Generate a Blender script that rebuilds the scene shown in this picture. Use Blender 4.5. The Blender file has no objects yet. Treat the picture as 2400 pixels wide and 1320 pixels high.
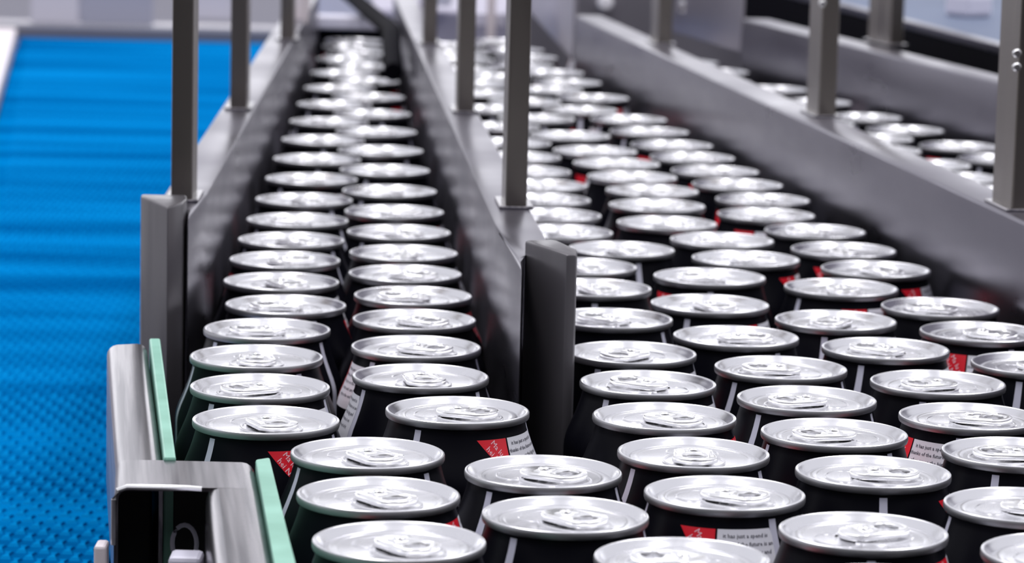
import bpy, bmesh, math, random
from mathutils import Vector, Matrix

S = bpy.context.scene
COL = S.collection
R = math.radians
ZL = 1.05            # height of the can lids above the floor
ZB = ZL - 0.115      # the bed the cans stand on

# ------------------------------------------------------------------ camera
cd = bpy.data.cameras.new('camera')
cam = bpy.data.objects.new('camera', cd)
COL.objects.link(cam)
S.camera = cam
cd.sensor_width = 36.0
cd.lens = 114.0
cd.clip_start = 0.05
cd.clip_end = 60
PITCH, ROLL = R(8.7886), R(1.4)
cp, sp, cr, sr = math.cos(PITCH), math.sin(PITCH), math.cos(ROLL), math.sin(ROLL)
ex, ed, fw = Vector((1, 0, 0)), Vector((0, -sp, -cp)), Vector((0, cp, -sp))
right = ex * cr - ed * sr
down = ex * sr + ed * cr
cam.matrix_world = Matrix(((right.x, -down.x, -fw.x, 0), (right.y, -down.y, -fw.y, 0),
                           (right.z, -down.z, -fw.z, ZL + 0.2354), (0, 0, 0, 1)))
cd.dof.use_dof = True
cd.dof.focus_distance = 1.2
cd.dof.aperture_fstop = 21.0

# ------------------------------------------------------------------ world, lamps, exposure
w = bpy.data.worlds.new('hall_air')
S.world = w
w.use_nodes = True
w.node_tree.nodes['Background'].inputs[0].default_value = (0.93, 0.93, 1.0, 1)
w.node_tree.nodes['Background'].inputs[1].default_value = 0.92


def area(name, loc, rot, sx, sy, power, col=(1, 0.98, 1.0)):
    l = bpy.data.lights.new(name, 'AREA')
    l.shape = 'RECTANGLE'
    l.size, l.size_y = sx, sy
    l.energy = power
    l.color = col
    o = bpy.data.objects.new(name, l)
    COL.objects.link(o)
    o.location = loc
    o.rotation_euler = rot
    return o


# unseen panel added at the far wall to whiten lids; rows of ceiling lamps
area('window_daylight', (0.6, 8.95, 1.9), (R(-90), 0, 0), 11.0, 1.2, 68, (0.97, 0.97, 1.0))
area('ceiling_lamp', (-0.8, 2.2, 4.4), (0, 0, 0), 0.5, 5.0, 60)
area('ceiling_lamp', (1.4, 2.2, 4.4), (0, 0, 0), 0.5, 5.0, 60)

S.view_settings.view_transform = 'Standard'
S.view_settings.look = 'None'
S.view_settings.exposure = 0.0
S.view_settings.gamma = 1.0
S.view_settings.use_curve_mapping = False


# ------------------------------------------------------------------ materials
def srgb(r, g, b):
    f = lambda c: (c / 255) / 12.92 if c / 255 <= 0.04045 else ((c / 255 + 0.055) / 1.055) ** 2.4
    return (f(r), f(g), f(b), 1)


def mat(name, col, rough=0.5, metal=0.0, coat=0.0, spec=0.5):
    m = bpy.data.materials.new(name)
    m.use_nodes = True
    b = m.node_tree.nodes['Principled BSDF']
    b.inputs['Base Color'].default_value = col
    b.inputs['Roughness'].default_value = rough
    b.inputs['Metallic'].default_value = metal
    b.inputs['Coat Weight'].default_value = coat
    b.inputs['Specular IOR Level'].default_value = spec
    return m


def noise_on(m, scale, stretch, lo, hi, target='Roughness', detail=3.0, cols=None, bump=0.0, bdist=0.0005, turn=0.0):
    """stretched noise drives roughness or colour (and a little relief)"""
    nt = m.node_tree
    N, L = nt.nodes, nt.links
    tc = N.new('ShaderNodeTexCoord')
    mp = N.new('ShaderNodeMapping')
    mp.vector_type = 'TEXTURE'
    mp.inputs['Scale'].default_value = tuple(1.0 / s_ for s_ in stretch)
    mp.inputs['Rotation'].default_value = (0, 0, R(turn))
    nz = N.new('ShaderNodeTexNoise')
    nz.inputs['Scale'].default_value = scale
    nz.inputs['Detail'].default_value = detail
    L.new(tc.outputs['Object'], mp.inputs[0])
    L.new(mp.outputs[0], nz.inputs['Vector'])
    b = N['Principled BSDF']
    if cols:
        cr_ = N.new('ShaderNodeValToRGB')
        cr_.color_ramp.elements[0].position, cr_.color_ramp.elements[1].position = lo, hi
        cr_.color_ramp.elements[0].color, cr_.color_ramp.elements[1].color = cols
        L.new(nz.outputs['Fac'], cr_.inputs[0])
        L.new(cr_.outputs[0], b.inputs['Base Color'])
    else:
        mr = N.new('ShaderNodeMapRange')
        mr.inputs['From Min'].default_value, mr.inputs['From Max'].default_value = 0.3, 0.7
        mr.inputs['To Min'].default_value, mr.inputs['To Max'].default_value = lo, hi
        L.new(nz.outputs['Fac'], mr.inputs[0])
        L.new(mr.outputs[0], b.inputs[target])
    if bump:
        bp = N.new('ShaderNodeBump')
        bp.inputs['Strength'].default_value = bump
        bp.inputs['Distance'].default_value = bdist
        L.new(nz.outputs['Fac'], bp.inputs['Height'])
        L.new(bp.outputs[0], b.inputs['Normal'])
    return m


M = {}
M['steel'] = noise_on(mat('brushed_steel', (0.215, 0.205, 0.245, 1), 0.3, 1.0), 9, (1, 1, 3), 0.26, 0.40, bump=0.03, bdist=0.002)
M['steel_dark'] = noise_on(mat('worn_dark_steel', (0.10, 0.094, 0.105, 1), 0.45, 0.35), 40, (1, 1, 0.12), 0.25, 0.5, bump=0.08, bdist=0.001)
M['post'] = noise_on(mat('post_steel', (0.29, 0.265, 0.245, 1), 0.3, 1.0), 30, (1, 1, 0.1), 0.25, 0.42)
M['bright_steel'] = noise_on(mat('bright_steel', (0.30, 0.29, 0.31, 1), 0.25, 1.0), 300, (1.0, 0.025, 0.3), 0.38, 0.62, cols=((0.15, 0.145, 0.165, 1), (0.32, 0.305, 0.325, 1)), bump=0.04, bdist=0.0006, turn=7.5)
M['lid'] = noise_on(mat('lid_aluminium', (0.76, 0.76, 0.79, 1), 0.25, 1.0), 180, (1, 0.1, 1), 0.21, 0.31)
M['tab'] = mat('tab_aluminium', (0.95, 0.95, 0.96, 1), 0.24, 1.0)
M['seam'] = mat('seam_aluminium', (0.46, 0.46, 0.48, 1), 0.42, 1.0)
M['can'] = mat('black_can_lacquer', (0.003, 0.003, 0.006, 1), 0.34, 0.0, 0.0, 0.09)
M['stripe'] = mat('pale_stripe_print', srgb(205, 205, 222), 0.35)
M['red'] = mat('red_print', srgb(232, 12, 40), 0.35)
M['white'] = mat('white_print', srgb(232, 232, 240), 0.4)
M['ink'] = mat('grey_ink', srgb(70, 70, 84), 0.5)
M['pinkink'] = mat('white_ink_on_red', srgb(250, 200, 210), 0.5)
M['green'] = noise_on(mat('green_plastic', srgb(128, 214, 182), 0.4), 40, (1, 1, 1), 0.35, 0.65, cols=(srgb(122, 178, 157), srgb(144, 200, 180)), bump=0.05)
M['blue'] = noise_on(mat('blue_belt_plastic', srgb(0, 112, 200), 0.6, spec=0.0), 3.2, (0.5, 4.5, 1), 0.36, 0.64, cols=(srgb(0, 84, 146), srgb(0, 124, 194)), detail=5)  # light and dark bands put rib reflections and wear into the blue
M['bluelink'] = noise_on(mat('blue_belt_link_plastic', srgb(20, 128, 215), 0.5, spec=0.0), 3.2, (0.5, 4.5, 1), 0.36, 0.64, cols=(srgb(0, 106, 174), srgb(8, 146, 216)), detail=5)  # same bands; the lighter blue stands in for highlights on the pads
M['bed'] = mat('dark_chain_plastic', (0.012, 0.012, 0.014, 1), 0.55)
M['frame'] = mat('grey_painted_frame', srgb(120, 120, 132), 0.5, 0.3)
M['lightpanel'] = mat('light_machine_panel', srgb(222, 220, 235), 0.45)
M['midpanel'] = noise_on(mat('machine_steel_panel', (0.42, 0.40, 0.45, 1), 0.35, 0.8), 4, (1, 1, 1), 0.25, 0.5)
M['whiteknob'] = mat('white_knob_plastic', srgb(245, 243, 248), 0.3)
M['darkbar'] = mat('black_rubber', srgb(14, 13, 20), 0.7, spec=0.03)
M['floor'] = noise_on(mat('hall_floor', srgb(62, 60, 68), 0.5), 3, (1, 1, 1), 0.3, 0.5)
M['wall'] = mat('hall_wall', srgb(205, 204, 216), 0.8)
M['backwall'] = mat('dark_hall_wall', srgb(58, 54, 56), 0.8)
M['bluepanel'] = mat('blue_grey_panel', srgb(112, 122, 144), 0.6, 0.0, 0.0, 0.08)
M['pinkpost'] = mat('pale_enamel', srgb(232, 222, 226), 0.4)


# ------------------------------------------------------------------ mesh helpers
def mesh_obj(name, bm, m, parent=None, loc=None, smooth=False, angle=None):
    me = bpy.data.meshes.new(name)
    bm.normal_update()
    bm.to_mesh(me)
    bm.free()
    for x in (m if isinstance(m, (list, tuple)) else [m]):
        me.materials.append(x)
    if smooth:
        me.polygons.foreach_set('use_smooth', [True] * len(me.polygons))
        me.set_sharp_from_angle(angle=R(angle or 40))
    o = bpy.data.objects.new(name, me)
    COL.objects.link(o)
    if parent:
        o.parent = parent
    if loc:
        o.location = loc
    return o


def thing(name, label, cat, loc=(0, 0, 0), group=None):
    o = bpy.data.objects.new(name, None)
    o.empty_display_size = 0.02
    COL.objects.link(o)
    o.location = loc
    o['label'], o['category'] = label, cat
    if group:
        o['group'] = group
    return o


def tag(o, label, cat, group=None, kind=None):
    if label:
        o['label'], o['category'] = label, cat
    if group:
        o['group'] = group
    if kind:
        o['kind'] = kind
    return o


def bevel(bm, w_, seg=2):
    if w_ > 0:
        bmesh.ops.bevel(bm, geom=list(bm.edges), offset=w_, segments=seg, affect='EDGES', clamp_overlap=True, profile=0.5)


def prism(pts, z0, z1, bev=0.0, seg=2, org=(0, 0, 0)):
    """upright prism over a ground-plan polygon (counter-clockwise or not), in metres"""
    bm = bmesh.new()
    a = sum(pts[i][0] * pts[(i + 1) % len(pts)][1] - pts[(i + 1) % len(pts)][0] * pts[i][1] for i in range(len(pts)))
    if a < 0:
        pts = pts[::-1]
    lo = [bm.verts.new((x - org[0], y - org[1], z0 - org[2])) for x, y in pts]
    hi = [bm.verts.new((x - org[0], y - org[1], z1 - org[2])) for x, y in pts]
    n = len(pts)
    bm.faces.new(lo[::-1])
    bm.faces.new(hi)
    for i in range(n):
        bm.faces.new((lo[i], lo[(i + 1) % n], hi[(i + 1) % n], hi[i]))
    bevel(bm, bev, seg)
    return bm


def box(c, s, bev=0.0, rz=0.0, seg=2, org=(0, 0, 0)):
    bm = bmesh.new()
    bmesh.ops.create_cube(bm, size=1.0)
    bmesh.ops.scale(bm, vec=s, verts=bm.verts)
    bevel(bm, bev, seg)
    bmesh.ops.rotate(bm, cent=(0, 0, 0), matrix=Matrix.Rotation(rz, 3, 'Z'), verts=bm.verts)
    bmesh.ops.translate(bm, vec=(c[0] - org[0], c[1] - org[1], c[2] - org[2]), verts=bm.verts)
    return bm


def tube(path, rad, n=10, org=(0, 0, 0)):
    """round bar along a path"""
    bm = bmesh.new()
    rings = []
    P = [Vector(p) - Vector(org) for p in path]
    for i, p in enumerate(P):
        d = (P[min(i + 1, len(P) - 1)] - P[max(i - 1, 0)]).normalized()
        u = d.cross(Vector((0, 0, 1)) if abs(d.z) < 0.9 else Vector((1, 0, 0))).normalized()
        v = d.cross(u)
        rings.append([bm.verts.new(p + (u * math.cos(t) + v * math.sin(t)) * rad) for t in [2 * math.pi * k / n for k in range(n)]])
    for a, b in zip(rings, rings[1:]):
        for k in range(n):
            bm.faces.new((a[k], b[k], b[(k + 1) % n], a[(k + 1) % n]))
    bm.faces.new(rings[0])
    bm.faces.new(rings[-1][::-1])
    bmesh.ops.recalc_face_normals(bm, faces=bm.faces)
    return bm


def lathe(prof, n=48, cap0=False, cap1=False, bm=None, matidx=None):
    bm = bm or bmesh.new()
    rings = []
    for r_, z in prof:
        if r_ < 1e-6:
            rings.append([bm.verts.new((0, 0, z))])
        else:
            rings.append([bm.verts.new((r_ * math.cos(2 * math.pi * k / n), r_ * math.sin(2 * math.pi * k / n), z)) for k in range(n)])
    for a, b in zip(rings, rings[1:]):
        for k in range(n):
            k2 = (k + 1) % n
            if len(a) == 1:
                f = bm.faces.new((a[0], b[k2], b[k]))
            elif len(b) == 1:
                f = bm.faces.new((a[k], a[k2], b[0]))
            else:
                f = bm.faces.new((a[k], a[k2], b[k2], b[k]))
            if matidx:
                f.material_index = matidx(k, (a[0].co.z + b[0].co.z) / 2)
    return bm


def join(dst, src):
    me = bpy.data.meshes.new('tmp')
    src.to_mesh(me)
    src.free()
    dst.from_mesh(me)
    bpy.data.meshes.remove(me)


# ------------------------------------------------------------------ the hall
def struct(name, bm, m):
    o = mesh_obj(name, bm, m)
    o['kind'] = 'structure'
    return o


struct('floor', box((0.5, 3.2, -0.05), (34, 13, 0.1)), M['floor'])
# far wall with a gap left open for the added light panel
fwl = box((0.6, 9.1, 0.65), (13, 0.2, 1.30))
join(fwl, box((0.6, 9.1, 2.58), (13, 0.2, 0.14)))
struct('wall_front', fwl, M['wall'])
struct('wall_back', box((0.5, -2.6, 1.5), (34, 0.2, 3.0)), M['backwall'])  # unseen dark wall added behind the camera to darken reflections in the steel

# ------------------------------------------------------------------ can conveyor: the bed under the cans
t = thing('can_conveyor', 'dark flat conveyor bed carrying the lanes of black cans', 'conveyor', (0.15, 2.0, 0))
o3 = (0.15, 2.0, 0)
mesh_obj('bed', prism([(-0.02, 0.55), (0.48, 0.55), (0.48, 1.7), (0.10, 3.25), (-0.2, 3.25), (-0.172, 1.5), (-0.13, 1.06), (-0.075, 0.55)], ZB - 0.03, ZB, 0.002, 1, o3), M['bed'], t)
mesh_obj('side_beam', prism([(0.481, 0.55), (0.50, 0.55), (0.50, 1.7), (0.12, 3.25), (0.101, 3.25), (0.481, 1.7)], ZB - 0.12, ZB + 0.01, 0.002, 1, o3), M['frame'], t)
for x, y in ((-0.05, 0.65), (0.44, 0.65), (-0.16, 3.15), (0.08, 3.15)):
    mesh_obj('leg', box((x, y, (ZB - 0.03) / 2), (0.04, 0.04, ZB - 0.03), 0.003, org=o3), M['frame'], t)

# ------------------------------------------------------------------ blue belt conveyor on the left
def xl_edge(y):          # left edge of the blue belt
    return min(-0.26, -0.529 - 0.139 * (y - 3.35))


t = thing('belt_conveyor', 'empty bright blue plastic belt conveyor left of the can lanes', 'conveyor', (-0.4, 2.8, 0))
o3 = (-0.4, 2.8, 0)
zb = ZL - 0.117
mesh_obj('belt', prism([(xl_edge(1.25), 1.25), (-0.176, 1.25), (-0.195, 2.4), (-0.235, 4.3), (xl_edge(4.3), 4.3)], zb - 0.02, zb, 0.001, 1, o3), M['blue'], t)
# links of the belt: little cross-shaped pads standing proud of it
PX, PY, PH = 0.0104, 0.0245, 0.0013


def pad_verts(cx, cy, z):
    a, b = PX * 0.24, PY * 0.235
    c, d = PX * 0.12, PY * 0.07
    base = [(-a, -b), (a, -b), (c, -d), (c, d), (a, b), (-a, b), (-c, d), (-c, -d)]
    lo = [(cx + x, cy + y, z) for x, y in base]
    hi = [(cx + x * 0.72, cy + y * 0.8, z + PH) for x, y in base]
    return lo + hi


PADF = [tuple(8 + k for k in range(8))] + [(k, (k + 1) % 8, 8 + (k + 1) % 8, 8 + k) for k in range(8)]
pads = []
y, row = 1.405, 0
while y < 4.25:
    x = -0.180 - 0.018 * (y - 1.25) - (PX / 2 if row % 2 else 0)
    xmin = max(-0.1705 * y - 0.02, xl_edge(y) + 0.01)
    x -= random.Random(row).uniform(0, 0.0004)
    while x > xmin:
        pads.append((x, y))
        x -= PX
    y += PY / 2
    row += 1
pads.sort(key=lambda p: p[1])
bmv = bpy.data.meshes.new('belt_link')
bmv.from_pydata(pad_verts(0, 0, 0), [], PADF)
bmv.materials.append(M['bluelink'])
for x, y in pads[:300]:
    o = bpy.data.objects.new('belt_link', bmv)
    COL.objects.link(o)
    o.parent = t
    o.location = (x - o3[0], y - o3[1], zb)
V, F = [], []
for x, y in pads[300:]:
    k = len(V)
    V += pad_verts(x - o3[0], y - o3[1], zb)
    F += [tuple(k + i for i in f) for f in PADF]
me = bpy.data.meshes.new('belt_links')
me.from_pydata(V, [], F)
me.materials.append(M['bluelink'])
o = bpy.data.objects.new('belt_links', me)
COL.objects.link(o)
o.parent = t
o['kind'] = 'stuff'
mesh_obj('side_rail', prism([(xl_edge(4.3) - 0.004, 4.3), (xl_edge(4.3) - 0.045, 4.3), (xl_edge(1.25) - 0.045, 1.25), (xl_edge(1.25) - 0.004, 1.25), (xl_edge(1.5) - 0.004, 1.5), (xl_edge(1.42) - 0.004, 1.42)][:4], ZL - 0.17, ZL - 0.105, 0.003, 2, o3), M['pinkpost'], t)
mesh_obj('end_beam', box((-0.45, 4.33, ZL - 0.113), (0.62, 0.04, 0.022), 0.003, org=o3), M['frame'], t)
for x, y in ((-0.28, 1.4), (-0.2, 1.4), (-0.6, 4.2), (-0.26, 4.2)):
    mesh_obj('leg', box((x, y, (zb - 0.02) / 2), (0.04, 0.04, zb - 0.02), 0.003, org=o3), M['frame'], t)


# ------------------------------------------------------------------ guide rails with their posts
def line(x0, y0, s):
    return lambda y: x0 + s * (y - y0)


RW, HT = 0.0195, 0.041
rail_left = line(-0.1449, 1.5475, -0.0257)     # right-hand face
rail_mid = line(0.0142, 1.3836, -0.0695)       # right-hand face
rail_a = line(0.2352, 1.4622, -0.1465)         # left-hand face
rail_b = line(0.1917, 2.7355, -0.2486)         # left-hand face


def rail(label, f, side, y0, y1, posts, m=M['steel'], width=RW, zlow=-0.07, plan=None):
    x0 = f(y0)
    org = (x0, y0, ZL + zlow)
    tt = thing('guide_rail', label, 'guide rail', org)
    pts = plan or [(f(y0), y0), (f(y1), y1), (f(y1) + side * width, y1), (f(y0) + side * width, y0)]
    mesh_obj('rail_bar', prism(pts, ZL + zlow, ZL + HT, 0.0016, 3, org), m, tt, smooth=True)
    rz = math.atan2(f(y0) - f(y1), y1 - y0)
    for px, py, wx, wy in posts:
        p = mesh_obj('post', box((px, py, ZL + HT + 0.24), (wx, wy, 0.48), 0.0008, rz, 2, org), M['post'], tt)
        c = mesh_obj('weld_plate', box((px, py, ZL + HT + 0.0008), (wx + 0.006, wy + 0.006, 0.0016), 0.0006, rz, 2, org), M['bright_steel'], tt)
    return tt, org


def nose(tt, org, plan, z1):
    mesh_obj('nose_block', prism(plan, ZL - 0.1, ZL + z1, 0.0012, 2, org), M['steel_dark'], tt, smooth=True, angle=25)


PD, PWx = 0.030, 0.0098
tt, org = rail('steel guide rail with dark nose between the blue belt and the left lane', rail_left, -1, 1.452, 2.93,
               [(-0.1525, 1.487, PWx, PD), (-0.1628, 1.903, PWx, PD), (-0.1712, 2.412, PWx, PD)],
               plan=[(-0.1442, 1.424), (rail_left(1.5), 1.5), (rail_left(2.93), 2.93), (rail_left(2.93) - RW, 2.93), (rail_left(1.452) - RW, 1.452), (-0.1472, 1.451)])
nose(tt, org, [(-0.1682, 1.4498), (-0.1475, 1.4504), (-0.1465, 1.4389), (-0.1462, 1.4226), (-0.1515, 1.4071), (-0.1668, 1.4405)], 0.047)
tt, org = rail('steel divider rail with dark nose between the left lane and the centre lane', rail_mid, -1, 1.338, 2.95,
               [(0.0, 1.491, PWx, PD), (-0.0307, 1.917, PWx, PD), (-0.0656, 2.404, PWx, PD)],
               plan=[(rail_mid(1.338), 1.338), (rail_mid(2.95), 2.95), (rail_mid(2.95) - RW, 2.95), (rail_mid(1.42) - RW, 1.42), (0.0038, 1.292), (0.0046, 1.333)])
nose(tt, org, [(0.0047, 1.3317), (0.0160, 1.3364), (0.0180, 1.3325), (0.0264, 1.3096), (0.0257, 1.2938), (0.0216, 1.2929)], 0.047)
tt, org = rail('tall steel guide rail running diagonally right of the centre lane', rail_a, 1, 1.05, 2.74,
               [(0.1832, 1.944, 0.0108, 0.032), (0.2365, 1.527, 0.0108, 0.032), (0.1085, 2.458, 0.0108, 0.032)], width=0.0225)
tt_a, org_a = tt, org
mesh_obj('end_plate', prism([(0.0465, 2.745), (0.0495, 2.745), (0.0140, 3.32), (0.0110, 3.32)], ZL + 0.002, ZL + 0.085, 0.0005, 1, org), M['midpanel'], tt)
tt, org = rail('outermost steel guide rail with a post, beyond the far right lane', rail_b, 1, 1.9, 2.745,
               [(0.2845, 2.512, 0.0108, 0.05)], width=0.0235)
tt_b, org_b = tt, org
mesh_obj('end_plate', prism([(0.1885, 2.75), (0.1915, 2.75), (0.1415, 2.97), (0.1385, 2.97)], ZL + 0.012, ZL + 0.085, 0.0005, 1, org), M['midpanel'], tt)

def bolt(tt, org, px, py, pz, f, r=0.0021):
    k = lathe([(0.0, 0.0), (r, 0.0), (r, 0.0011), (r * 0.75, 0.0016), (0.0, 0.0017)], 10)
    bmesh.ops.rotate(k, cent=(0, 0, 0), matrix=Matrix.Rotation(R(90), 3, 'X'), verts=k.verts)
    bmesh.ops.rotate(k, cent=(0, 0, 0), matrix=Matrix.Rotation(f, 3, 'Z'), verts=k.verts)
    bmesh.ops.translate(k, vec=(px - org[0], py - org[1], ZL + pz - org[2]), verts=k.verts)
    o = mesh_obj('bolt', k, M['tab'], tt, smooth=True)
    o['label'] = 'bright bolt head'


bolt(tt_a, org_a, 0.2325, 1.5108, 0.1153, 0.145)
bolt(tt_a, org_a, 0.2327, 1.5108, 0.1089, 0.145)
bolt(tt_b, org_b, 0.1475, 2.925, 0.0374, -0.5, 0.0055)  # glint of a far light, shaped as a large bolt head
bolt(tt_a, org_a, 0.1800, 1.9272, 0.109, 0.145)  # bright glint on the post, shaped as a bolt head

# ------------------------------------------------------------------ stepped side guide with green strips, bottom left
SX = -0.0026
org = (-0.10, 1.06, ZB)
sg = thing('side_guide', 'bright steel stepped side guide edged with green strips, bottom left', 'guide rail', org)


def channel(name, stations, depth=0.058, rad=0.0045, th=0.0014):
    """inverted U of bent sheet between left and right edge points, open at both ends"""
    bm = bmesh.new()
    rings = []
    for (lx, ly), (rx, ry) in stations:
        a, b = Vector((lx + SX, ly, 0)), Vector((rx + SX, ry, 0))
        d = (b - a).normalized()
        prof = [(0, -depth), (0, -rad)]
        prof += [(rad - rad * math.cos(k * math.pi / 8), -rad + rad * math.sin(k * math.pi / 8)) for k in (1, 2, 3, 4)]
        L_ = (b - a).length
        prof = prof + [(L_ - u, z) for u, z in prof[::-1]]
        rings.append([bm.verts.new(a + d * u + Vector((0, 0, ZL + z)) - Vector(org)) for u, z in prof])
    for p, q in zip(rings, rings[1:]):
        for k in range(len(p) - 1):
            bm.faces.new((p[k], p[k + 1], q[k + 1], q[k]))
    bmesh.ops.recalc_face_normals(bm, faces=bm.faces)
    up = [f for f in bm.faces if abs(f.normal.z) > 0.9]
    if up and up[0].normal.z < 0:
        bmesh.ops.reverse_faces(bm, faces=bm.faces)
    o = mesh_obj(name, bm, M['bright_steel'], sg, smooth=True, angle=50)
    md = o.modifiers.new('thickness', 'SOLIDIFY')
    md.thickness = th
    md.offset = -1
    dg = bpy.context.evaluated_depsgraph_get()
    me2 = bpy.data.meshes.new_from_object(o.evaluated_get(dg))
    o.modifiers.remove(md)
    o.data = me2
    me2.name = name
    me2.polygons.foreach_set('use_smooth', [True] * len(me2.polygons))
    me2.set_sharp_from_angle(angle=R(50))
    return o


channel('far_channel', [((-0.1645, 1.3227), (-0.1486, 1.3301)), ((-0.1332, 1.0985), (-0.1165, 1.0983))])
channel('step_channel', [((-0.1332, 1.0985), (-0.0848, 1.0984)), ((-0.1282, 1.0558), (-0.0795, 1.0570))])
channel('near_channel', [((-0.0978, 1.0570), (-0.0795, 1.0570)), ((-0.0670, 0.80), (-0.0482, 0.80))])

bead = tube([(-0.1282 + SX, 1.0556, ZL - 0.02), (-0.1282 + SX, 1.0556, ZL - 0.0045), (-0.1269 + SX, 1.0556, ZL - 0.0013), (-0.1237 + SX, 1.0556, ZL - 0.0001),
             (-0.1035 + SX, 1.0560, ZL - 0.0001), (-0.0990 + SX, 1.0562, ZL - 0.0004)], 0.0009, 8, org)
mesh_obj('polished_edge', bead, M['tab'], sg, smooth=True)['label'] = 'bright polished front edge'  # bead of brighter metal added along the front rim


def strip(pts):
    return mesh_obj('green_strip', prism([(x + SX, y) for x, y in pts], ZL - 0.085, ZL + 0.0012, 0.0008, 2, org), M['green'], sg)


strip([(-0.1484, 1.3353), (-0.1439, 1.336), (-0.1121, 1.0988), (-0.1163, 1.0983)])
strip([(-0.0846, 1.0984), (-0.0799, 1.1026), (-0.0611, 0.9555), (-0.0416, 0.80), (-0.0480, 0.80), (-0.0673, 0.9548)])
# inside the open step: a threaded ring and a spacer block
ring = bmesh.new()
bmesh.ops.create_uvsphere(ring, u_segments=4, v_segments=3, radius=0.0001)
ring.clear()
pts = [(math.cos(a) * 0.0042, 0, math.sin(a) * 0.0065) for a in [2 * math.pi * k / 20 for k in range(21)]]
join(ring, tube([(-0.1075 + SX + x, 1.085 + y, ZL - 0.026 + z) for x, y, z in pts], 0.0009, 6, org))
mesh_obj('eye_ring', ring, M['lightpanel'], sg, smooth=True)
mesh_obj('spacer_block', box((-0.1023 + SX, 1.04, ZL - 0.0315), (0.0108, 0.012, 0.026), 0.0015, org=org), M['lightpanel'], sg)
mesh_obj('mounting_block', box((-0.1342 + SX, 1.16, ZL - 0.033), (0.0132, 0.09, 0.058), 0.001, R(7), org=org), M['bed'], sg)  # dark block added to blacken the inside of the channel
mesh_obj('back_plate', box((-0.1005 + SX, 1.0955, ZL - 0.034), (0.024, 0.002, 0.062), 0.0005, org=org), M['bed'], sg)  # dark plate added to keep the open step black behind
mesh_obj('clip', box((-0.1325 + SX, 1.058, ZL - 0.035), (0.004, 0.01, 0.03), 0.001, org=org), M['pinkpost'], sg)
mesh_obj('foot', box((-0.1375, 1.19, ZB + 0.0282), (0.012, 0.03, 0.0535), 0.001, org=org), M['steel_dark'], sg)

# ------------------------------------------------------------------ machinery at the back
t = thing('belt_end_cabinet', 'low white and grey cabinet behind the far end of the blue belt', 'cabinet', (-0.55, 4.5, 0))
o3 = (-0.55, 4.5, 0)
mesh_obj('body', box((-0.45, 4.62, 0.46), (0.66, 0.3, 0.92), 0.004, org=o3), M['midpanel'], t)
mesh_obj('white_panel', box((-0.637, 4.46, ZL - 0.085), (0.066, 0.012, 0.05), 0.002, org=o3), M['lightpanel'], t)
mesh_obj('grey_panel', box((-0.552, 4.46, ZL - 0.088), (0.10, 0.012, 0.044), 0.002, org=o3), mat('pale_grey_panel', srgb(178, 180, 200), 0.4), t)
mesh_obj('white_panel', box((-0.42, 4.46, ZL - 0.078), (0.05, 0.012, 0.045), 0.002, org=o3), M['lightpanel'], t)
mesh_obj('top_beam', box((-0.5, 4.46, ZL - 0.052), (0.5, 0.02, 0.012), 0.002, org=o3), M['frame'], t)

t = thing('lane_gate', 'white cross bar gate over the far end of the left lane', 'gate', (-0.16, 2.97, ZB))
o3 = (-0.16, 2.97, ZB)
mesh_obj('cross_bar', box((-0.158, 2.975, ZL + 0.0125), (0.062, 0.03, 0.012), 0.002, org=o3), M['lightpanel'], t)
mesh_obj('upright', box((-0.1885, 2.965, ZL - 0.045), (0.0085, 0.02, 0.14), 0.001, org=o3), M['frame'], t)
mesh_obj('hood', box((-0.15, 3.0, ZL - 0.05), (0.09, 0.02, 0.13), 0.002, org=o3), M['darkbar'], t)  # black slab stands for the shaded opening below the cross bar

o = mesh_obj('pale_post', tube([(-0.1762, 2.62, ZL + 0.038), (-0.1745, 2.62, ZL + 0.05), (-0.1708, 2.62, ZL + 0.14)], 0.0062, 10), M['pinkpost'], smooth=True)
tag(o, 'slim pale post standing on the far end of the left guide rail', 'post')
o = mesh_obj('black_bar', tube([(-0.198, 3.36, ZL + 0.06), (-0.172, 3.2, ZL + 0.0265), (-0.1035, 2.66, ZL + 0.030), (-0.1015, 2.60, ZL + 0.027), (-0.0945, 2.47, ZL + 0.013)], 0.0075, 10), M['darkbar'], smooth=True)
tag(o, 'black rubber bar slanting over the far end of the left lane', 'bar')

t = thing('infeed_housing', 'pale blurred infeed machine housing behind the can lanes', 'machine', (-0.02, 3.35, 0))
o3 = (-0.02, 3.35, 0)
mesh_obj('housing', box((-0.015, 3.62, 0.52), (0.37, 0.3, 1.04), 0.004, org=o3), mat('lilac_housing', srgb(176, 172, 190), 0.5, 0.2), t)
mesh_obj('white_panel', box((-0.185, 3.455, ZL + 0.004), (0.06, 0.02, 0.05), 0.004, org=o3), M['lightpanel'], t)
mesh_obj('white_panel', box((-0.088, 3.455, ZL + 0.012), (0.034, 0.02, 0.03), 0.003, org=o3), M['lightpanel'], t)
mesh_obj('white_plate', box((0.016, 3.34, ZL + 0.02), (0.02, 0.01, 0.022), 0.002, org=o3), M['lightpanel'], t)

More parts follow.
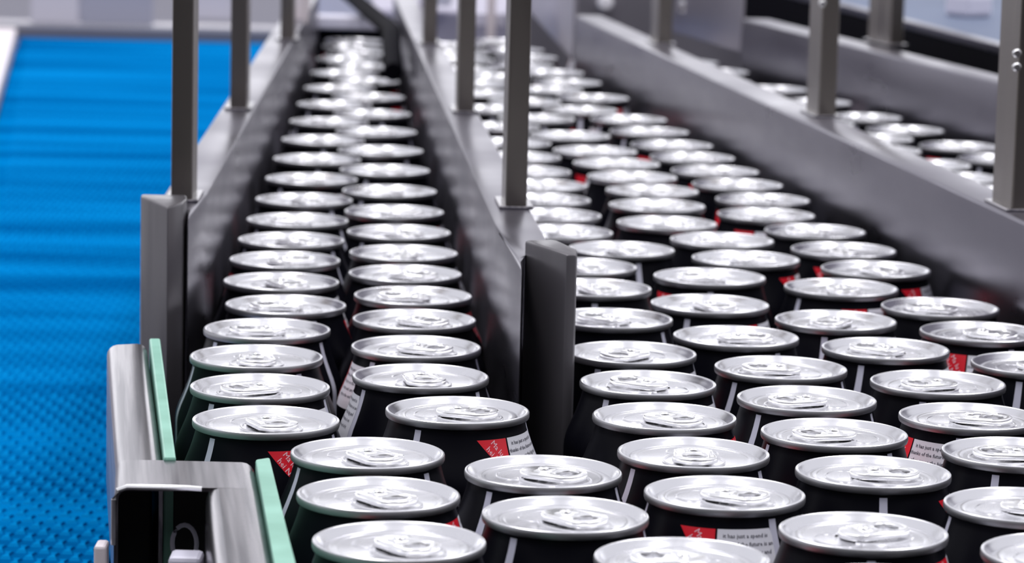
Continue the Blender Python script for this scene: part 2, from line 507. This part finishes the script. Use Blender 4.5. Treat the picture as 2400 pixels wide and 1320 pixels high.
t = thing('pale_column', 'slim pale column with a white plate behind the centre lane, between posts', 'column', (-0.0255, 3.03, ZB))
mesh_obj('shaft', box((0, 0, 0.11), (0.0085, 0.012, 0.22), 0.001), M['pinkpost'], t)
mesh_obj('white_plate', box((-0.0045, 0.012, 0.128), (0.034, 0.01, 0.014), 0.002), M['lightpanel'], t)
o = mesh_obj('lilac_column', box((0, 0, 0.11), (0.014, 0.02, 0.22), 0.001), mat('lilac_enamel', srgb(172, 166, 190), 0.4, 0.2), loc=(-0.083, 2.975, ZB))
tag(o, 'lilac grey column behind the far end of the divider rail', 'column')
t = thing('outer_conveyor', 'blurred blue grey conveyor beam at the top right', 'conveyor', (0.36, 2.75, 0))
o3 = (0.36, 2.75, 0)
rc = line(0.3176, 2.7, -0.188)
mesh_obj('beam', prism([(rc(2.3), 2.3), (rc(3.2), 3.2), (rc(3.2) + 0.3, 3.2), (rc(2.3) + 0.3, 2.3)], ZL - 0.02, ZL + 0.045, 0.003, 2, o3), M['bluepanel'], t)
mesh_obj('edge_strip', prism([(rc(2.3) - 0.003, 2.3), (rc(3.2) - 0.003, 3.2), (rc(3.2) + 0.006, 3.2), (rc(2.3) + 0.006, 2.3)], ZL + 0.041, ZL + 0.0475, 0.001, 2, o3), M['steel'], t)
mesh_obj('dark_skirt', prism([(rc(2.3) - 0.002, 2.3), (rc(3.2) - 0.002, 3.2), (rc(3.2) + 0.01, 3.2), (rc(2.3) + 0.01, 2.3)], ZL - 0.12, ZL + 0.040, 0.001, 1, o3), M['darkbar'], t)  # black strip stands for the shaded gap below the beam edge
mesh_obj('post', box((0.405, 2.95, ZL + 0.2), (0.01, 0.02, 0.32), 0.001, org=o3), M['post'], t)
mesh_obj('clamp', box((0.385, 2.78, ZL + 0.055), (0.03, 0.03, 0.02), 0.004, 0.6, org=o3), M['lightpanel'], t)
for x, y in ((0.40, 2.4), (0.6, 2.4), (0.27, 3.1), (0.5, 3.1)):
    mesh_obj('leg', box((x, y, (ZL - 0.02) / 2), (0.04, 0.04, ZL - 0.02), 0.003, org=o3), M['frame'], t)

t = thing('back_panel', 'grey steel machine panel with white round knobs, top right behind rails', 'machine panel', (0.14, 3.3, 0))
o3 = (0.14, 3.3, 0)
mesh_obj('panel', box((0.17, 3.4, 0.58), (0.36, 0.04, 1.16), 0.003, org=o3), M['midpanel'], t)
for x, z in ((0.0895, 0.0095), (0.2438, 0.009)):  # bright glints of far lights, shaped as white knobs
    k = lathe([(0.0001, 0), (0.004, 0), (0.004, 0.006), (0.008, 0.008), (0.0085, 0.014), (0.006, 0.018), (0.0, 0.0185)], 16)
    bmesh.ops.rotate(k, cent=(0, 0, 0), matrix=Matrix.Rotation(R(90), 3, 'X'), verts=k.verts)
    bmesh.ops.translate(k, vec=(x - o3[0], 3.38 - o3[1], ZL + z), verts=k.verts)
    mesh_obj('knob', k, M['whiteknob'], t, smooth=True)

# ------------------------------------------------------------------ the cans
NSEG = 120
PROF = [(0.0, 0.008), (0.012, 0.0065), (0.021, 0.003), (0.0238, 0.0), (0.0255, 0.0006), (0.028, 0.004), (0.0321, 0.009), (0.03295, 0.013),
        (0.03295, 0.0885), (0.0328, 0.0905), (0.0323, 0.0928), (0.0314, 0.0955), (0.0299, 0.0990), (0.0283, 0.1030), (0.0271, 0.1065),
        (0.0263, 0.1093), (0.0259, 0.1110), (0.0259, 0.1130)]


def rad_at(z):
    for (r0, z0), (r1, z1) in zip(PROF[7:], PROF[8:]):
        if z0 <= z <= z1:
            return r0 + (r1 - r0) * (z - z0) / (z1 - z0)
    return 0.0259


def az_of(k):
    """azimuth (degrees) of lathe face k, 0 at the side facing -Y, growing towards +X"""
    return ((k + 0.5) * 360 / NSEG + 90) % 360


def body_mat(k, z):
    a = az_of(k)
    if 0.012 < z < 0.1105 and any(abs((a - s + 180) % 360 - 180) < 3.2 for s in (0, 120, 240)):
        return 1
    return 0


def to_mesh(name, bm, mats, angle=40):
    me = bpy.data.meshes.new(name)
    bm.normal_update()
    bm.to_mesh(me)
    bm.free()
    for x in mats:
        me.materials.append(x)
    me.polygons.foreach_set('use_smooth', [True] * len(me.polygons))
    me.set_sharp_from_angle(angle=R(angle))
    return me


ME_BODY = to_mesh('can_body', lathe(PROF, NSEG, matidx=body_mat), [M['can'], M['stripe']], 60)
# lid: double seam, chuck wall, countersink, panel, beads, rivet
LIDP = [(0.0259, 0.1122), (0.0264, 0.1121), (0.02705, 0.1124), (0.02725, 0.1130), (0.02725, 0.1143), (0.02705, 0.1148), (0.0266, 0.1150),
        (0.0262, 0.1149), (0.02595, 0.1147), (0.0257, 0.1143), (0.0249, 0.1133), (0.0242, 0.1125), (0.0239, 0.1121), (0.0236, 0.1121),
        (0.0233, 0.1124), (0.0229, 0.1127), (0.0222, 0.1128), (0.0200, 0.1128), (0.0197, 0.1126), (0.0194, 0.1125), (0.0, 0.1125)]
lid = bmesh.new()
lathe(LIDP[:6], 64, bm=lid, matidx=lambda k, z: 1)
lathe(LIDP[5:], 64, bm=lid, matidx=lambda k, z: 0)
bmesh.ops.remove_doubles(lid, verts=lid.verts, dist=1e-6)


def ell_bead(bm, cx, cy, ax, ay, rr, z, n=36, a0=0, a1=360):
    rings = []
    for i in range(n + 1):
        a = R(a0 + (a1 - a0) * i / n)
        c = Vector((cx + ax * math.cos(a), cy + ay * math.sin(a), z))
        nrm = Vector((math.cos(a) / ax, math.sin(a) / ay, 0)).normalized()
        rings.append([bm.verts.new(c + nrm * rr * math.cos(b) + Vector((0, 0, rr * 0.7 * math.sin(b)))) for b in [math.pi * k / 4 for k in range(5)]])
    for p, q in zip(rings, rings[1:]):
        for k in range(4):
            bm.faces.new((p[k], q[k], q[k + 1], p[k + 1]))


ell_bead(lid, -0.0098, 0, 0.0068, 0.0092, 0.0004, 0.1125, 36)          # score line of the pouring hole
ell_bead(lid, 0.0045, 0, 0.0128, 0.0108, 0.0006, 0.1125, 32, -150, 150)  # the bead around the tab bay
join(lid, lathe([(0.0032, 0.1124), (0.003, 0.1136), (0.0022, 0.1140), (0.0, 0.1141)], 16))
bmesh.ops.recalc_face_normals(lid, faces=lid.faces)
ME_LID = to_mesh('can_lid', lid, [M['lid'], M['seam']], 35)


def tab_mesh():
    cu = bpy.data.curves.new('tab_outline', 'CURVE')
    cu.dimensions = '2D'
    cu.fill_mode = 'BOTH'
    cu.extrude = 0.0006
    cu.bevel_depth = 0.0005
    cu.bevel_resolution = 1

    def poly(pts):
        s_ = cu.splines.new('POLY')
        s_.points.add(len(pts) - 1)
        for p, q in zip(s_.points, pts):
            p.co = (q[0], q[1], 0, 1)
        s_.use_cyclic_u = True
    out = []
    for k in range(13):                      # nose
        a = R(90 + 15 * k)
        out.append((-0.0015 + 0.0062 * math.cos(a), 0.0064 * math.sin(a)))
    for k in range(13):                      # ring end
        a = R(-78 + 13 * k)
        out.append((0.0088 + 0.0068 * math.cos(a) * (1 if k else 1), 0.0077 * math.sin(a)))
    poly(out)
    poly([(0.0092 + 0.0042 * math.cos(R(22.5 * k)), 0.0050 * math.sin(R(22.5 * k))) for k in range(16)][::-1])
    ob = bpy.data.objects.new('tmp_tab', cu)
    COL.objects.link(ob)
    dg = bpy.context.evaluated_depsgraph_get()
    me = bpy.data.meshes.new_from_object(ob.evaluated_get(dg))
    bpy.data.objects.remove(ob)
    bm = bmesh.new()
    bm.from_mesh(me)
    # raised island around the rivet and the folded ribs
    b2 = box((0.0008, 0, 0.00105), (0.0062, 0.0062, 0.0006), 0.0002, 0, 1)
    join(bm, b2)
    for s_ in (-1, 1):
        join(bm, box((0.0035, s_ * 0.0061, 0.0010), (0.0125, 0.0015, 0.0006), 0.00025, 0, 1))
    join(bm, lathe([(0.0020, 0.001), (0.0019, 0.0018), (0.0012, 0.0022), (0, 0.0023)], 12))
    bmesh.ops.remove_doubles(bm, verts=bm.verts, dist=1e-6)
    bmesh.ops.rotate(bm, cent=(0, 0, 0), matrix=Matrix.Rotation(R(-1.5), 3, 'Y'), verts=bm.verts)
    bmesh.ops.translate(bm, vec=(0, 0, 0.1140), verts=bm.verts)
    return to_mesh('pull_tab', bm, [M['tab']], 45)


ME_TAB = tab_mesh()


def on_neck(a, z, off):
    r_ = rad_at(z) + off
    t_ = R(a - 90)
    return (r_ * math.cos(t_), r_ * math.sin(t_), z)


def label_mesh():
    """red flag and white panel printed side by side on the neck"""
    bm = bmesh.new()
    zs = [0.0905 + (0.1083 - 0.0905) * k / 7 for k in range(8)]

    def patch(a_lo, a_hi, mi, n):
        g = [[bm.verts.new(on_neck(a_lo(z) + (a_hi(z) - a_lo(z)) * i / n, z, 0.00012)) for i in range(n + 1)] for z in zs]
        for r0, r1 in zip(g, g[1:]):
            for i in range(n):
                f = bm.faces.new((r0[i], r0[i + 1], r1[i + 1], r1[i]))
                f.material_index = mi
    patch(lambda z: 50 + min(26, (0.1083 - z) * 1700), lambda z: 76.5, 0, 6)
    patch(lambda z: 78, lambda z: 118 - max(0, z - 0.1072) * 1500, 1, 8)
    return to_mesh('neck_label', bm, [M['red'], M['white']], 60)


ME_LABEL = label_mesh()


def text_on_neck(lines, size, a_mid, z_top, dz, rot=0.0, step=None):
    """lettering as thin mesh wrapped round the neck"""
    bm = bmesh.new()
    for i, s_ in enumerate(lines):
        cu = bpy.data.curves.new('txt', 'FONT')
        cu.body = s_
        cu.size = size
        cu.align_x = 'CENTER'
        cu.resolution_u = 1
        cu.offset = 0.00002
        ob = bpy.data.objects.new('tmp_txt', cu)
        COL.objects.link(ob)
        dg = bpy.context.evaluated_depsgraph_get()
        me = bpy.data.meshes.new_from_object(ob.evaluated_get(dg))
        bpy.data.objects.remove(ob)
        b = bmesh.new()
        b.from_mesh(me)
        for v in b.verts:
            x, y_ = v.co.x, v.co.y - i * dz
            if rot:
                x, y_ = x * math.cos(rot) - y_ * math.sin(rot), x * math.sin(rot) + y_ * math.cos(rot)
            z = z_top + y_
            v.co = Vector(on_neck(a_mid + math.degrees(x / rad_at(z)), z, 0.00024 if z > 0.09 else 0.0001))
        join(bm, b)
    return bm


txt = text_on_neck(['it has just a spend is', 'thanks of the future is an', 'of up to on the big and', 'is into and care it on', 'day to the end of it'], 0.0019, 98, 0.1056, 0.0026)
ME_TEXT = to_mesh('label_text', txt, [M['ink']])
red = text_on_neck(['Ma lu nk', 'hei Nug'], 0.0029, 67.5, 0.1030, 0.0030, R(-55))
ME_RTEXT = to_mesh('red_label_text', red, [M['pinkink']])
sm = text_on_neck(['Reb'], 0.0032, 40, 0.083, 0.003)
ME_STEXT = to_mesh('body_text', sm, [M['white']])

GROUPS = {0: 'cans in the open front pack', 1: 'cans in the narrow left lane', 2: 'cans in the wide centre lane', 3: 'cans in the far right lane'}
CANS = [
    (0.1138, 0.9460, 220, 264, 0, 'can almost wholly below the bottom edge, only its back rim showing, right of centre'),
    (0.0545, 0.9753, 63, 172, 0, 'can cut by the bottom edge, middle of the front, tab ring pointing left'),
    (-0.0333, 0.9885, 150, 310, 0, 'black can at bottom left, hugging the nearer green strip, nearest of the three there'),
    (0.1767, 0.9946, 120, 0, 0, 'can in the bottom right corner, cut by the frame edge'),
    (0.1148, 1.0180, 0, 30, 0, 'large front can whose tab ring points away right, white panel at its right rim'),
    (0.0192, 1.0313, 80, 315, 0, 'nearest can right of the green-strip files, white glare over its whole lid'),
    (-0.0427, 1.0548, 5, 310, 0, 'black can against the nearer green strip, middle of the three, white text panel at right'),
    (0.1736, 1.0625, 40, 340, 0, 'can cut by the right edge, second from the bottom right corner'),
    (0.0734, 1.0697, 274, 332, 0, 'black can showing a red patch and wide white text panel below its front rim'),
    (0.0124, 1.0971, 75, 332, 0, 'black can between left lane mouth and front corner, straight before the dark divider nose'),
    (0.1278, 1.1102, 2, 355, 0, 'black can with one pale stripe dead centre below its rim, tab pointing right'),
    (-0.0494, 1.1209, 295, 307, 0, 'black can at the far end of the nearer green strip, by the guide step'),
    (0.0663, 1.1356, 62, 270, 0, 'front black can whose tab ring points straight at the viewer, two pale stripes below'),
    (0.1841, 1.1500, 335, 182, 0, 'can cut by the right edge, pale stripe below lid, tab pointing left'),
    (-0.0896, 1.1758, 316, 300, 1, 'silver-lidded can, first from the front in the left file of the narrow left lane'),
    (0.1206, 1.1778, 46, 195, 0, 'black can in the front pack, tab pointing left, red sliver beside its left rim'),
    (0.0587, 1.2014, 10, 320, 0, 'black can one place nearer than the can beside the divider nose, tab ring pointing right'),
    (-0.0194, 1.2035, 327, 340, 1, 'silver-lidded can, first from the front in the right file of the narrow left lane'),
    (0.1761, 1.2159, 224, 342, 0, 'can near right frame edge with white text panel showing beside its left neighbour'),
    (-0.0971, 1.2416, 319, 210, 1, 'silver-lidded can, second from the front in the left file of the narrow left lane'),
    (0.1161, 1.2439, 310, 205, 0, 'black can second from the divider nose, tab ring pointing left, pale stripes either side'),
    (0.0551, 1.2697, 319, 150, 0, 'black can just right of the dark divider nose, white print under its right rim'),
    (-0.0355, 1.2721, 182, 285, 1, 'silver-lidded can, second from the front in the right file of the narrow left lane'),
    (0.1726, 1.2862, 100, 205, 0, 'black can along the right side of the front pack, tab ring pointing left and near'),
    (-0.1039, 1.3074, 46, 275, 1, 'silver-lidded can, third from the front in the left file of the narrow left lane'),
    (0.1112, 1.3109, 310, 180, 2, 'silver-lidded can, first from the front in the centre lane, second file from the divider rail'),
    (0.2200, 1.3353, 96, 4, 2, 'silver-lidded can, first from the front in the centre lane file against the right rail'),
    (0.0508, 1.3382, 326, 230, 2, 'silver-lidded can, first from the front in the centre lane file against the divider rail'),
    (-0.0395, 1.3394, 198, 340, 1, 'silver-lidded can, third from the front in the right file of the narrow left lane'),
    (0.1600, 1.3632, 331, 150, 2, 'silver-lidded can, first from the front in the centre lane, second file from the right rail'),
    (-0.1048, 1.3743, 67, 180, 1, 'silver-lidded can, fourth from the front in the left file of the narrow left lane'),
    (0.0976, 1.3851, 40, 0, 2, 'silver-lidded can, second from the front in the centre lane, second file from the divider rail'),
    (-0.0426, 1.4089, 113, 335, 1, 'silver-lidded can, fourth from the front in the right file of the narrow left lane'),
    (0.2079, 1.4126, 262, 335, 2, 'silver-lidded can, second from the front in the centre lane file against the right rail'),
    (0.0448, 1.4251, 179, 150, 2, 'silver-lidded can, second from the front in the centre lane file against the divider rail'),
    (0.1455, 1.4345, 344, 240, 2, 'silver-lidded can, second from the front in the centre lane, second file from the right rail'),
    (-0.1016, 1.4404, 33, 185, 1, 'silver-lidded can, fifth from the front in the left file of the narrow left lane'),
    (0.0912, 1.4723, 334, 300, 2, 'silver-lidded can, third from the front in the centre lane, second file from the divider rail'),
    (-0.0454, 1.4753, 11, 180, 1, 'silver-lidded can, fifth from the front in the right file of the narrow left lane'),
    (0.1980, 1.4790, 129, 180, 2, 'silver-lidded can, third from the front in the centre lane file against the right rail'),
    (-0.1086, 1.5079, 354, 308, 1, 'silver-lidded can, sixth from the front in the left file of the narrow left lane'),
    (0.0387, 1.5127, 240, 297, 2, 'silver-lidded can, third from the front in the centre lane file against the divider rail'),
    (0.1573, 1.5312, 305, 277, 2, 'silver-lidded can, third from the front in the centre lane, second file from the right rail'),
    (-0.0514, 1.5418, 144, 344, 1, 'silver-lidded can, sixth from the front in the right file of the narrow left lane'),
    (0.0958, 1.5558, 238, 170, 2, 'silver-lidded can, fourth from the front in the centre lane, second file from the divider rail'),
    (-0.1120, 1.5771, 222, 32, 1, 'silver-lidded can, seventh from the front in the left file of the narrow left lane'),
    (0.0341, 1.5797, 289, 302, 2, 'silver-lidded can, fourth from the front in the centre lane file against the divider rail'),
    (0.1806, 1.5942, 332, 308, 2, 'silver-lidded can, fourth from the front in the centre lane file against the right rail'),
    (-0.0547, 1.6103, 345, 268, 1, 'silver-lidded can, seventh from the front in the right file of the narrow left lane'),
    (0.1177, 1.6194, 345, 6, 2, 'silver-lidded can, fourth from the front in the centre lane, second file from the right rail'),
    (0.2680, 1.6225, 306, 335, 3, 'silver-lidded can, first from the front in the far right lane, file behind the right rail'),
    (0.0555, 1.6423, 138, 306, 2, 'silver-lidded can, fifth from the front in the centre lane file against the divider rail'),
    (-0.1138, 1.6465, 299, 332, 1, 'silver-lidded can, eighth from the front in the left file of the narrow left lane'),
    (0.1710, 1.6597, 270, 267, 2, 'silver-lidded can, fifth from the front in the centre lane file against the right rail'),
    (0.3199, 1.6635, 206, 150, 3, 'silver-lidded can, first from the front in the far right lane, middle file'),
    (-0.0599, 1.6849, 75, 307, 1, 'silver-lidded can, eighth from the front in the right file of the narrow left lane'),
    (0.1097, 1.6852, 150, 186, 2, 'silver-lidded can, fifth from the front in the centre lane, second file from the right rail'),
    (0.2584, 1.6880, 242, 146, 3, 'silver-lidded can, second from the front in the far right lane, file behind the right rail'),
    (0.0256, 1.7014, 76, 347, 2, 'silver-lidded can, sixth from the front in the centre lane file against the divider rail'),
    (-0.1158, 1.7224, 68, 173, 1, 'silver-lidded can, ninth from the front in the left file of the narrow left lane'),
    (0.1624, 1.7286, 132, 179, 2, 'silver-lidded can, sixth from the front in the centre lane file against the right rail'),
    (0.3103, 1.7290, 41, 299, 3, 'silver-lidded can, second from the front in the far right lane, middle file'),
    (0.0834, 1.7459, 137, 343, 2, 'silver-lidded can, fifth from the front in the centre lane, second file from the divider rail'),
    (0.2488, 1.7535, 188, 152, 3, 'silver-lidded can, third from the front in the far right lane, file behind the right rail'),
    (-0.0655, 1.7655, 353, 0, 1, 'silver-lidded can, ninth from the front in the right file of the narrow left lane'),
    (0.0210, 1.7681, 301, 330, 2, 'silver-lidded can, seventh from the front in the centre lane file against the divider rail'),
    (0.3359, 1.7901, 10, 2, 3, 'silver-lidded can, third from the front in the far right lane, middle file'),
    (0.1407, 1.7912, 265, 6, 2, 'silver-lidded can, seventh from the front in the centre lane file against the right rail'),
    (-0.1180, 1.8077, 280, 302, 1, 'silver-lidded can, tenth from the front in the left file of the narrow left lane'),
    (0.2392, 1.8190, 201, 299, 3, 'silver-lidded can, fourth from the front in the far right lane, file behind the right rail'),
    (0.0810, 1.8197, 29, 2, 2, 'silver-lidded can, sixth from the front in the centre lane, second file from the divider rail'),
    (0.0164, 1.8341, 342, 3, 2, 'silver-lidded can, eighth from the front in the centre lane file against the divider rail'),
    (0.2998, 1.8456, 144, 0, 3, 'silver-lidded can, fourth from the front in the far right lane, middle file'),
    (-0.0718, 1.8551, 204, 199, 1, 'silver-lidded can, tenth from the front in the right file of the narrow left lane'),
    (0.1436, 1.8573, 227, 179, 2, 'silver-lidded can, eighth from the front in the centre lane file against the right rail'),
    (0.2296, 1.8845, 248, 31, 3, 'silver-lidded can, fifth from the front in the far right lane, file behind the right rail'),
    (0.0809, 1.8859, 93, 309, 2, 'silver-lidded can, sixth from the front in the centre lane, second file from the right rail'),
    (0.3427, 1.8960, 34, 334, 3, 'silver-lidded can, first from the front in the far right lane, file against the outer rail'),
    (0.0158, 1.9003, 41, 275, 2, 'silver-lidded can, ninth from the front in the centre lane file against the divider rail'),
    (-0.1200, 1.9027, 320, 209, 1, 'silver-lidded can, eleventh from the front in the left file of the narrow left lane'),
    (0.2827, 1.9240, 194, 323, 3, 'silver-lidded can, fifth from the front in the far right lane, middle file'),
    (0.1335, 1.9261, 167, 339, 2, 'silver-lidded can, ninth from the front in the centre lane file against the right rail'),
    (0.2202, 1.9500, 0, 330, 3, 'silver-lidded can, sixth from the front in the far right lane, file behind the right rail'),
    (0.0713, 1.9514, 140, 204, 2, 'silver-lidded can, seventh from the front in the centre lane, second file from the right rail'),
    (-0.0787, 1.9544, 97, 304, 1, 'silver-lidded can, eleventh from the front in the right file of the narrow left lane'),
    (0.3486, 1.9619, 288, 207, 3, 'silver-lidded can, second from the front in the far right lane, file against the outer rail'),
    (0.0071, 1.9676, 302, 312, 2, 'silver-lidded can, tenth from the front in the centre lane file against the divider rail'),
    (0.2734, 1.9895, 170, 196, 3, 'silver-lidded can, sixth from the front in the far right lane, middle file'),
    (0.1239, 1.9916, 270, 143, 2, 'silver-lidded can, tenth from the front in the centre lane file against the right rail'),
    (-0.1230, 2.0036, 5, 177, 1, 'silver-lidded can, twelfth from the front in the left file of the narrow left lane'),
    (0.2104, 2.0155, 324, 327, 3, 'silver-lidded can, seventh from the front in the far right lane, file behind the right rail'),
    (0.0637, 2.0191, 238, 34, 2, 'silver-lidded can, eighth from the front in the centre lane, second file from the right rail'),
    (0.3291, 2.0252, 39, 30, 3, 'silver-lidded can, third from the front in the far right lane, file against the outer rail'),
    (0.0019, 2.0428, 27, 339, 2, 'silver-lidded can, eleventh from the front in the centre lane file against the divider rail'),
    (0.2635, 2.0550, 333, 202, 3, 'silver-lidded can, seventh from the front in the far right lane, middle file'),
    (-0.0859, 2.0584, 42, 204, 1, 'silver-lidded can, twelfth from the front in the right file of the narrow left lane'),
    (0.1135, 2.0627, 32, 357, 2, 'silver-lidded can, eleventh from the front in the centre lane file against the right rail'),
    (0.2008, 2.0810, 352, 333, 3, 'silver-lidded can, eighth from the front in the far right lane, file behind the right rail'),
    (0.0517, 2.0864, 4, 26, 2, 'silver-lidded can, seventh from the front in the centre lane, second file from the divider rail'),
    (0.3152, 2.0964, 82, 355, 3, 'silver-lidded can, fourth from the front in the far right lane, file against the outer rail'),
    (-0.1258, 2.1112, 4, 303, 1, 'silver-lidded can, thirteenth from the front in the left file of the narrow left lane'),
    (-0.0037, 2.1227, 133, 317, 2, 'silver-lidded can, twelfth from the front in the centre lane file against the divider rail'),
    (0.1034, 2.1318, 251, 356, 2, 'silver-lidded can, twelfth from the front in the centre lane file against the right rail'),
    (0.2414, 2.1332, 260, 312, 3, 'silver-lidded can, eighth from the front in the far right lane, middle file'),
    (0.2985, 2.1668, 248, 155, 3, 'silver-lidded can, fifth from the front in the far right lane, file against the outer rail'),
    (-0.0936, 2.1690, 64, 35, 1, 'silver-lidded can, thirteenth from the front in the right file of the narrow left lane'),
    (0.1875, 2.1717, 38, 302, 3, 'silver-lidded can, ninth from the front in the far right lane, file behind the right rail'),
    (0.0368, 2.1750, 72, 183, 2, 'silver-lidded can, eighth from the front in the centre lane, second file from the divider rail'),
    (0.2446, 2.2052, 184, 334, 3, 'silver-lidded can, ninth from the front in the far right lane, middle file'),
    (0.0916, 2.2123, 77, 26, 2, 'silver-lidded can, thirteenth from the front in the centre lane file against the right rail'),
    (-0.0105, 2.2213, 257, 26, 2, 'silver-lidded can, thirteenth from the front in the centre lane file against the divider rail'),
    (-0.1287, 2.2251, 183, 145, 1, 'silver-lidded can, fourteenth from the front in the left file of the narrow left lane'),
    (0.1779, 2.2372, 252, 273, 3, 'silver-lidded can, tenth from the front in the far right lane, file behind the right rail'),
    (0.2733, 2.2649, 228, 192, 3, 'silver-lidded can, sixth from the front in the far right lane, file against the outer rail'),
    (0.0144, 2.2826, 13, 31, 2, 'silver-lidded can, ninth from the front in the centre lane, second file from the divider rail'),
    (-0.1017, 2.2856, 138, 329, 1, 'silver-lidded can, fourteenth from the front in the right file of the narrow left lane'),
    (0.0800, 2.2914, 187, 198, 2, 'silver-lidded can, fourteenth from the front in the centre lane file against the right rail'),
    (0.2134, 2.2931, 194, 152, 3, 'silver-lidded can, tenth from the front in the far right lane, middle file'),
    (0.1634, 2.3364, 79, 316, 3, 'silver-lidded can, eleventh from the front in the far right lane, file behind the right rail'),
    (-0.0188, 2.3399, 124, 296, 2, 'silver-lidded can, fourteenth from the front in the centre lane file against the divider rail'),
    (-0.1318, 2.3445, 77, 199, 1, 'silver-lidded can, fifteenth from the front in the left file of the narrow left lane'),
    (0.2531, 2.3460, 220, 306, 3, 'silver-lidded can, seventh from the front in the far right lane, file against the outer rail'),
    (0.0468, 2.3487, 359, 150, 2, 'silver-lidded can, ninth from the front in the centre lane, second file from the right rail'),
    (0.2031, 2.3894, 267, 326, 3, 'silver-lidded can, eleventh from the front in the far right lane, middle file'),
    (0.0064, 2.4011, 285, 328, 2, 'silver-lidded can, tenth from the front in the centre lane, second file from the divider rail'),
    (-0.1101, 2.4071, 351, 276, 1, 'silver-lidded can, fifteenth from the front in the right file of the narrow left lane'),
    (0.1499, 2.4288, 114, 216, 3, 'silver-lidded can, twelfth from the front in the far right lane, file behind the right rail'),
    (0.0578, 2.4429, 336, 293, 2, 'silver-lidded can, fifteenth from the front in the centre lane file against the right rail'),
    (0.2270, 2.4511, 70, 216, 3, 'silver-lidded can, eighth from the front in the far right lane, file against the outer rail'),
    (-0.0270, 2.4583, 163, 194, 2, 'silver-lidded can, fifteenth from the front in the centre lane file against the divider rail'),
    (-0.1350, 2.4684, 319, 337, 1, 'silver-lidded can, sixteenth from the front in the left file of the narrow left lane'),
    (0.1737, 2.4905, 48, 306, 3, 'silver-lidded can, twelfth from the front in the far right lane, middle file'),
    (0.0243, 2.5000, 2, 321, 2, 'silver-lidded can, tenth from the front in the centre lane, second file from the right rail'),
    (-0.1188, 2.5327, 359, 295, 1, 'silver-lidded can, sixteenth from the front in the right file of the narrow left lane'),
    (-0.0323, 2.5343, 317, 151, 2, 'silver-lidded can, sixteenth from the front in the centre lane file against the divider rail'),
    (0.1331, 2.5428, 32, 294, 3, 'silver-lidded can, thirteenth from the front in the far right lane, file behind the right rail'),
    (0.2024, 2.5502, 300, 194, 3, 'silver-lidded can, ninth from the front in the far right lane, file against the outer rail'),
    (0.0400, 2.5644, 234, 209, 2, 'silver-lidded can, sixteenth from the front in the centre lane file against the right rail'),
    (-0.1382, 2.5960, 36, 342, 1, 'silver-lidded can, seventeenth from the front in the left file of the narrow left lane'),
    (-0.0167, 2.5986, 312, 294, 2, 'silver-lidded can, eleventh from the front in the centre lane, second file from the divider rail'),
    (0.1618, 2.6025, 254, 201, 3, 'silver-lidded can, thirteenth from the front in the far right lane, middle file'),
    (0.0278, 2.6477, 44, 322, 2, 'silver-lidded can, seventeenth from the front in the centre lane file against the right rail'),
    (0.1172, 2.6515, 247, 298, 3, 'silver-lidded can, fourteenth from the front in the far right lane, file behind the right rail'),
    (-0.0410, 2.6602, 353, 306, 2, 'silver-lidded can, seventeenth from the front in the centre lane file against the divider rail'),
    (-0.1278, 2.6613, 93, 325, 1, 'silver-lidded can, seventeenth from the front in the right file of the narrow left lane'),
    (0.1661, 2.6961, 205, 354, 3, 'silver-lidded can, tenth from the front in the far right lane, file against the outer rail'),
    (0.0034, 2.7093, 285, 271, 2, 'silver-lidded can, eleventh from the front in the centre lane, second file from the right rail'),
    (0.1065, 2.7249, 349, 217, 3, 'silver-lidded can, fifteenth from the front in the far right lane, file behind the right rail'),
    (-0.1416, 2.7261, 107, 337, 1, 'silver-lidded can, eighteenth from the front in the left file of the narrow left lane'),
    (-0.0474, 2.7517, 259, 206, 2, 'silver-lidded can, eighteenth from the front in the centre lane file against the divider rail'),
    (0.1457, 2.7783, 228, 183, 3, 'silver-lidded can, eleventh from the front in the far right lane, file against the outer rail'),
    (0.0070, 2.7894, 30, 358, 2, 'silver-lidded can, eighteenth from the front in the centre lane file against the right rail'),
    (-0.1369, 2.7921, 75, 173, 1, 'silver-lidded can, eighteenth from the front in the right file of the narrow left lane'),
    (0.0928, 2.8181, 247, 210, 3, 'silver-lidded can, sixteenth from the front in the far right lane, file behind the right rail'),
    (-0.0521, 2.8192, 152, 27, 2, 'silver-lidded can, nineteenth from the front in the centre lane file against the divider rail'),
    (-0.1450, 2.8578, 216, 311, 1, 'silver-lidded can, nineteenth from the front in the left file of the narrow left lane'),
    (-0.0040, 2.8648, 10, 270, 2, 'silver-lidded can, nineteenth from the front in the centre lane file against the right rail'),
    (0.1208, 2.8781, 174, 305, 3, 'silver-lidded can, twelfth from the front in the far right lane, file against the outer rail'),
    (-0.0579, 2.9032, 13, 179, 2, 'silver-lidded can, twentieth from the front in the centre lane file against the divider rail'),
    (-0.1467, 2.9240, 46, 212, 1, 'silver-lidded can, twentieth from the front in the left file of the narrow left lane'),
    (0.0768, 2.9275, 199, 353, 3, 'silver-lidded can, seventeenth from the front in the far right lane, file behind the right rail'),
    (-0.0173, 2.9555, 284, 147, 2, 'silver-lidded can, twentieth from the front in the centre lane file against the right rail'),
]



def put(name, me, parent, rz=0.0):
    o = bpy.data.objects.new(name, me)
    COL.objects.link(o)
    o.parent = parent
    o.rotation_euler = (0, 0, rz)
    return o


for x, y, ro, tb, g, lab in CANS:
    c = thing('drink_can', lab, 'can', (x, y, ZB), GROUPS[g])
    b = put('body', ME_BODY, c, R(ro))
    l = put('lid', ME_LID, c, R(tb))
    put('pull_tab', ME_TAB, l)
    n = put('neck_label', ME_LABEL, c, R(ro))
    n['label'] = 'red and white printed label'
    if y < 1.75:
        put('label_text', ME_TEXT, n)
        put('red_label_text', ME_RTEXT, n)
        put('body_text', ME_STEXT, b)
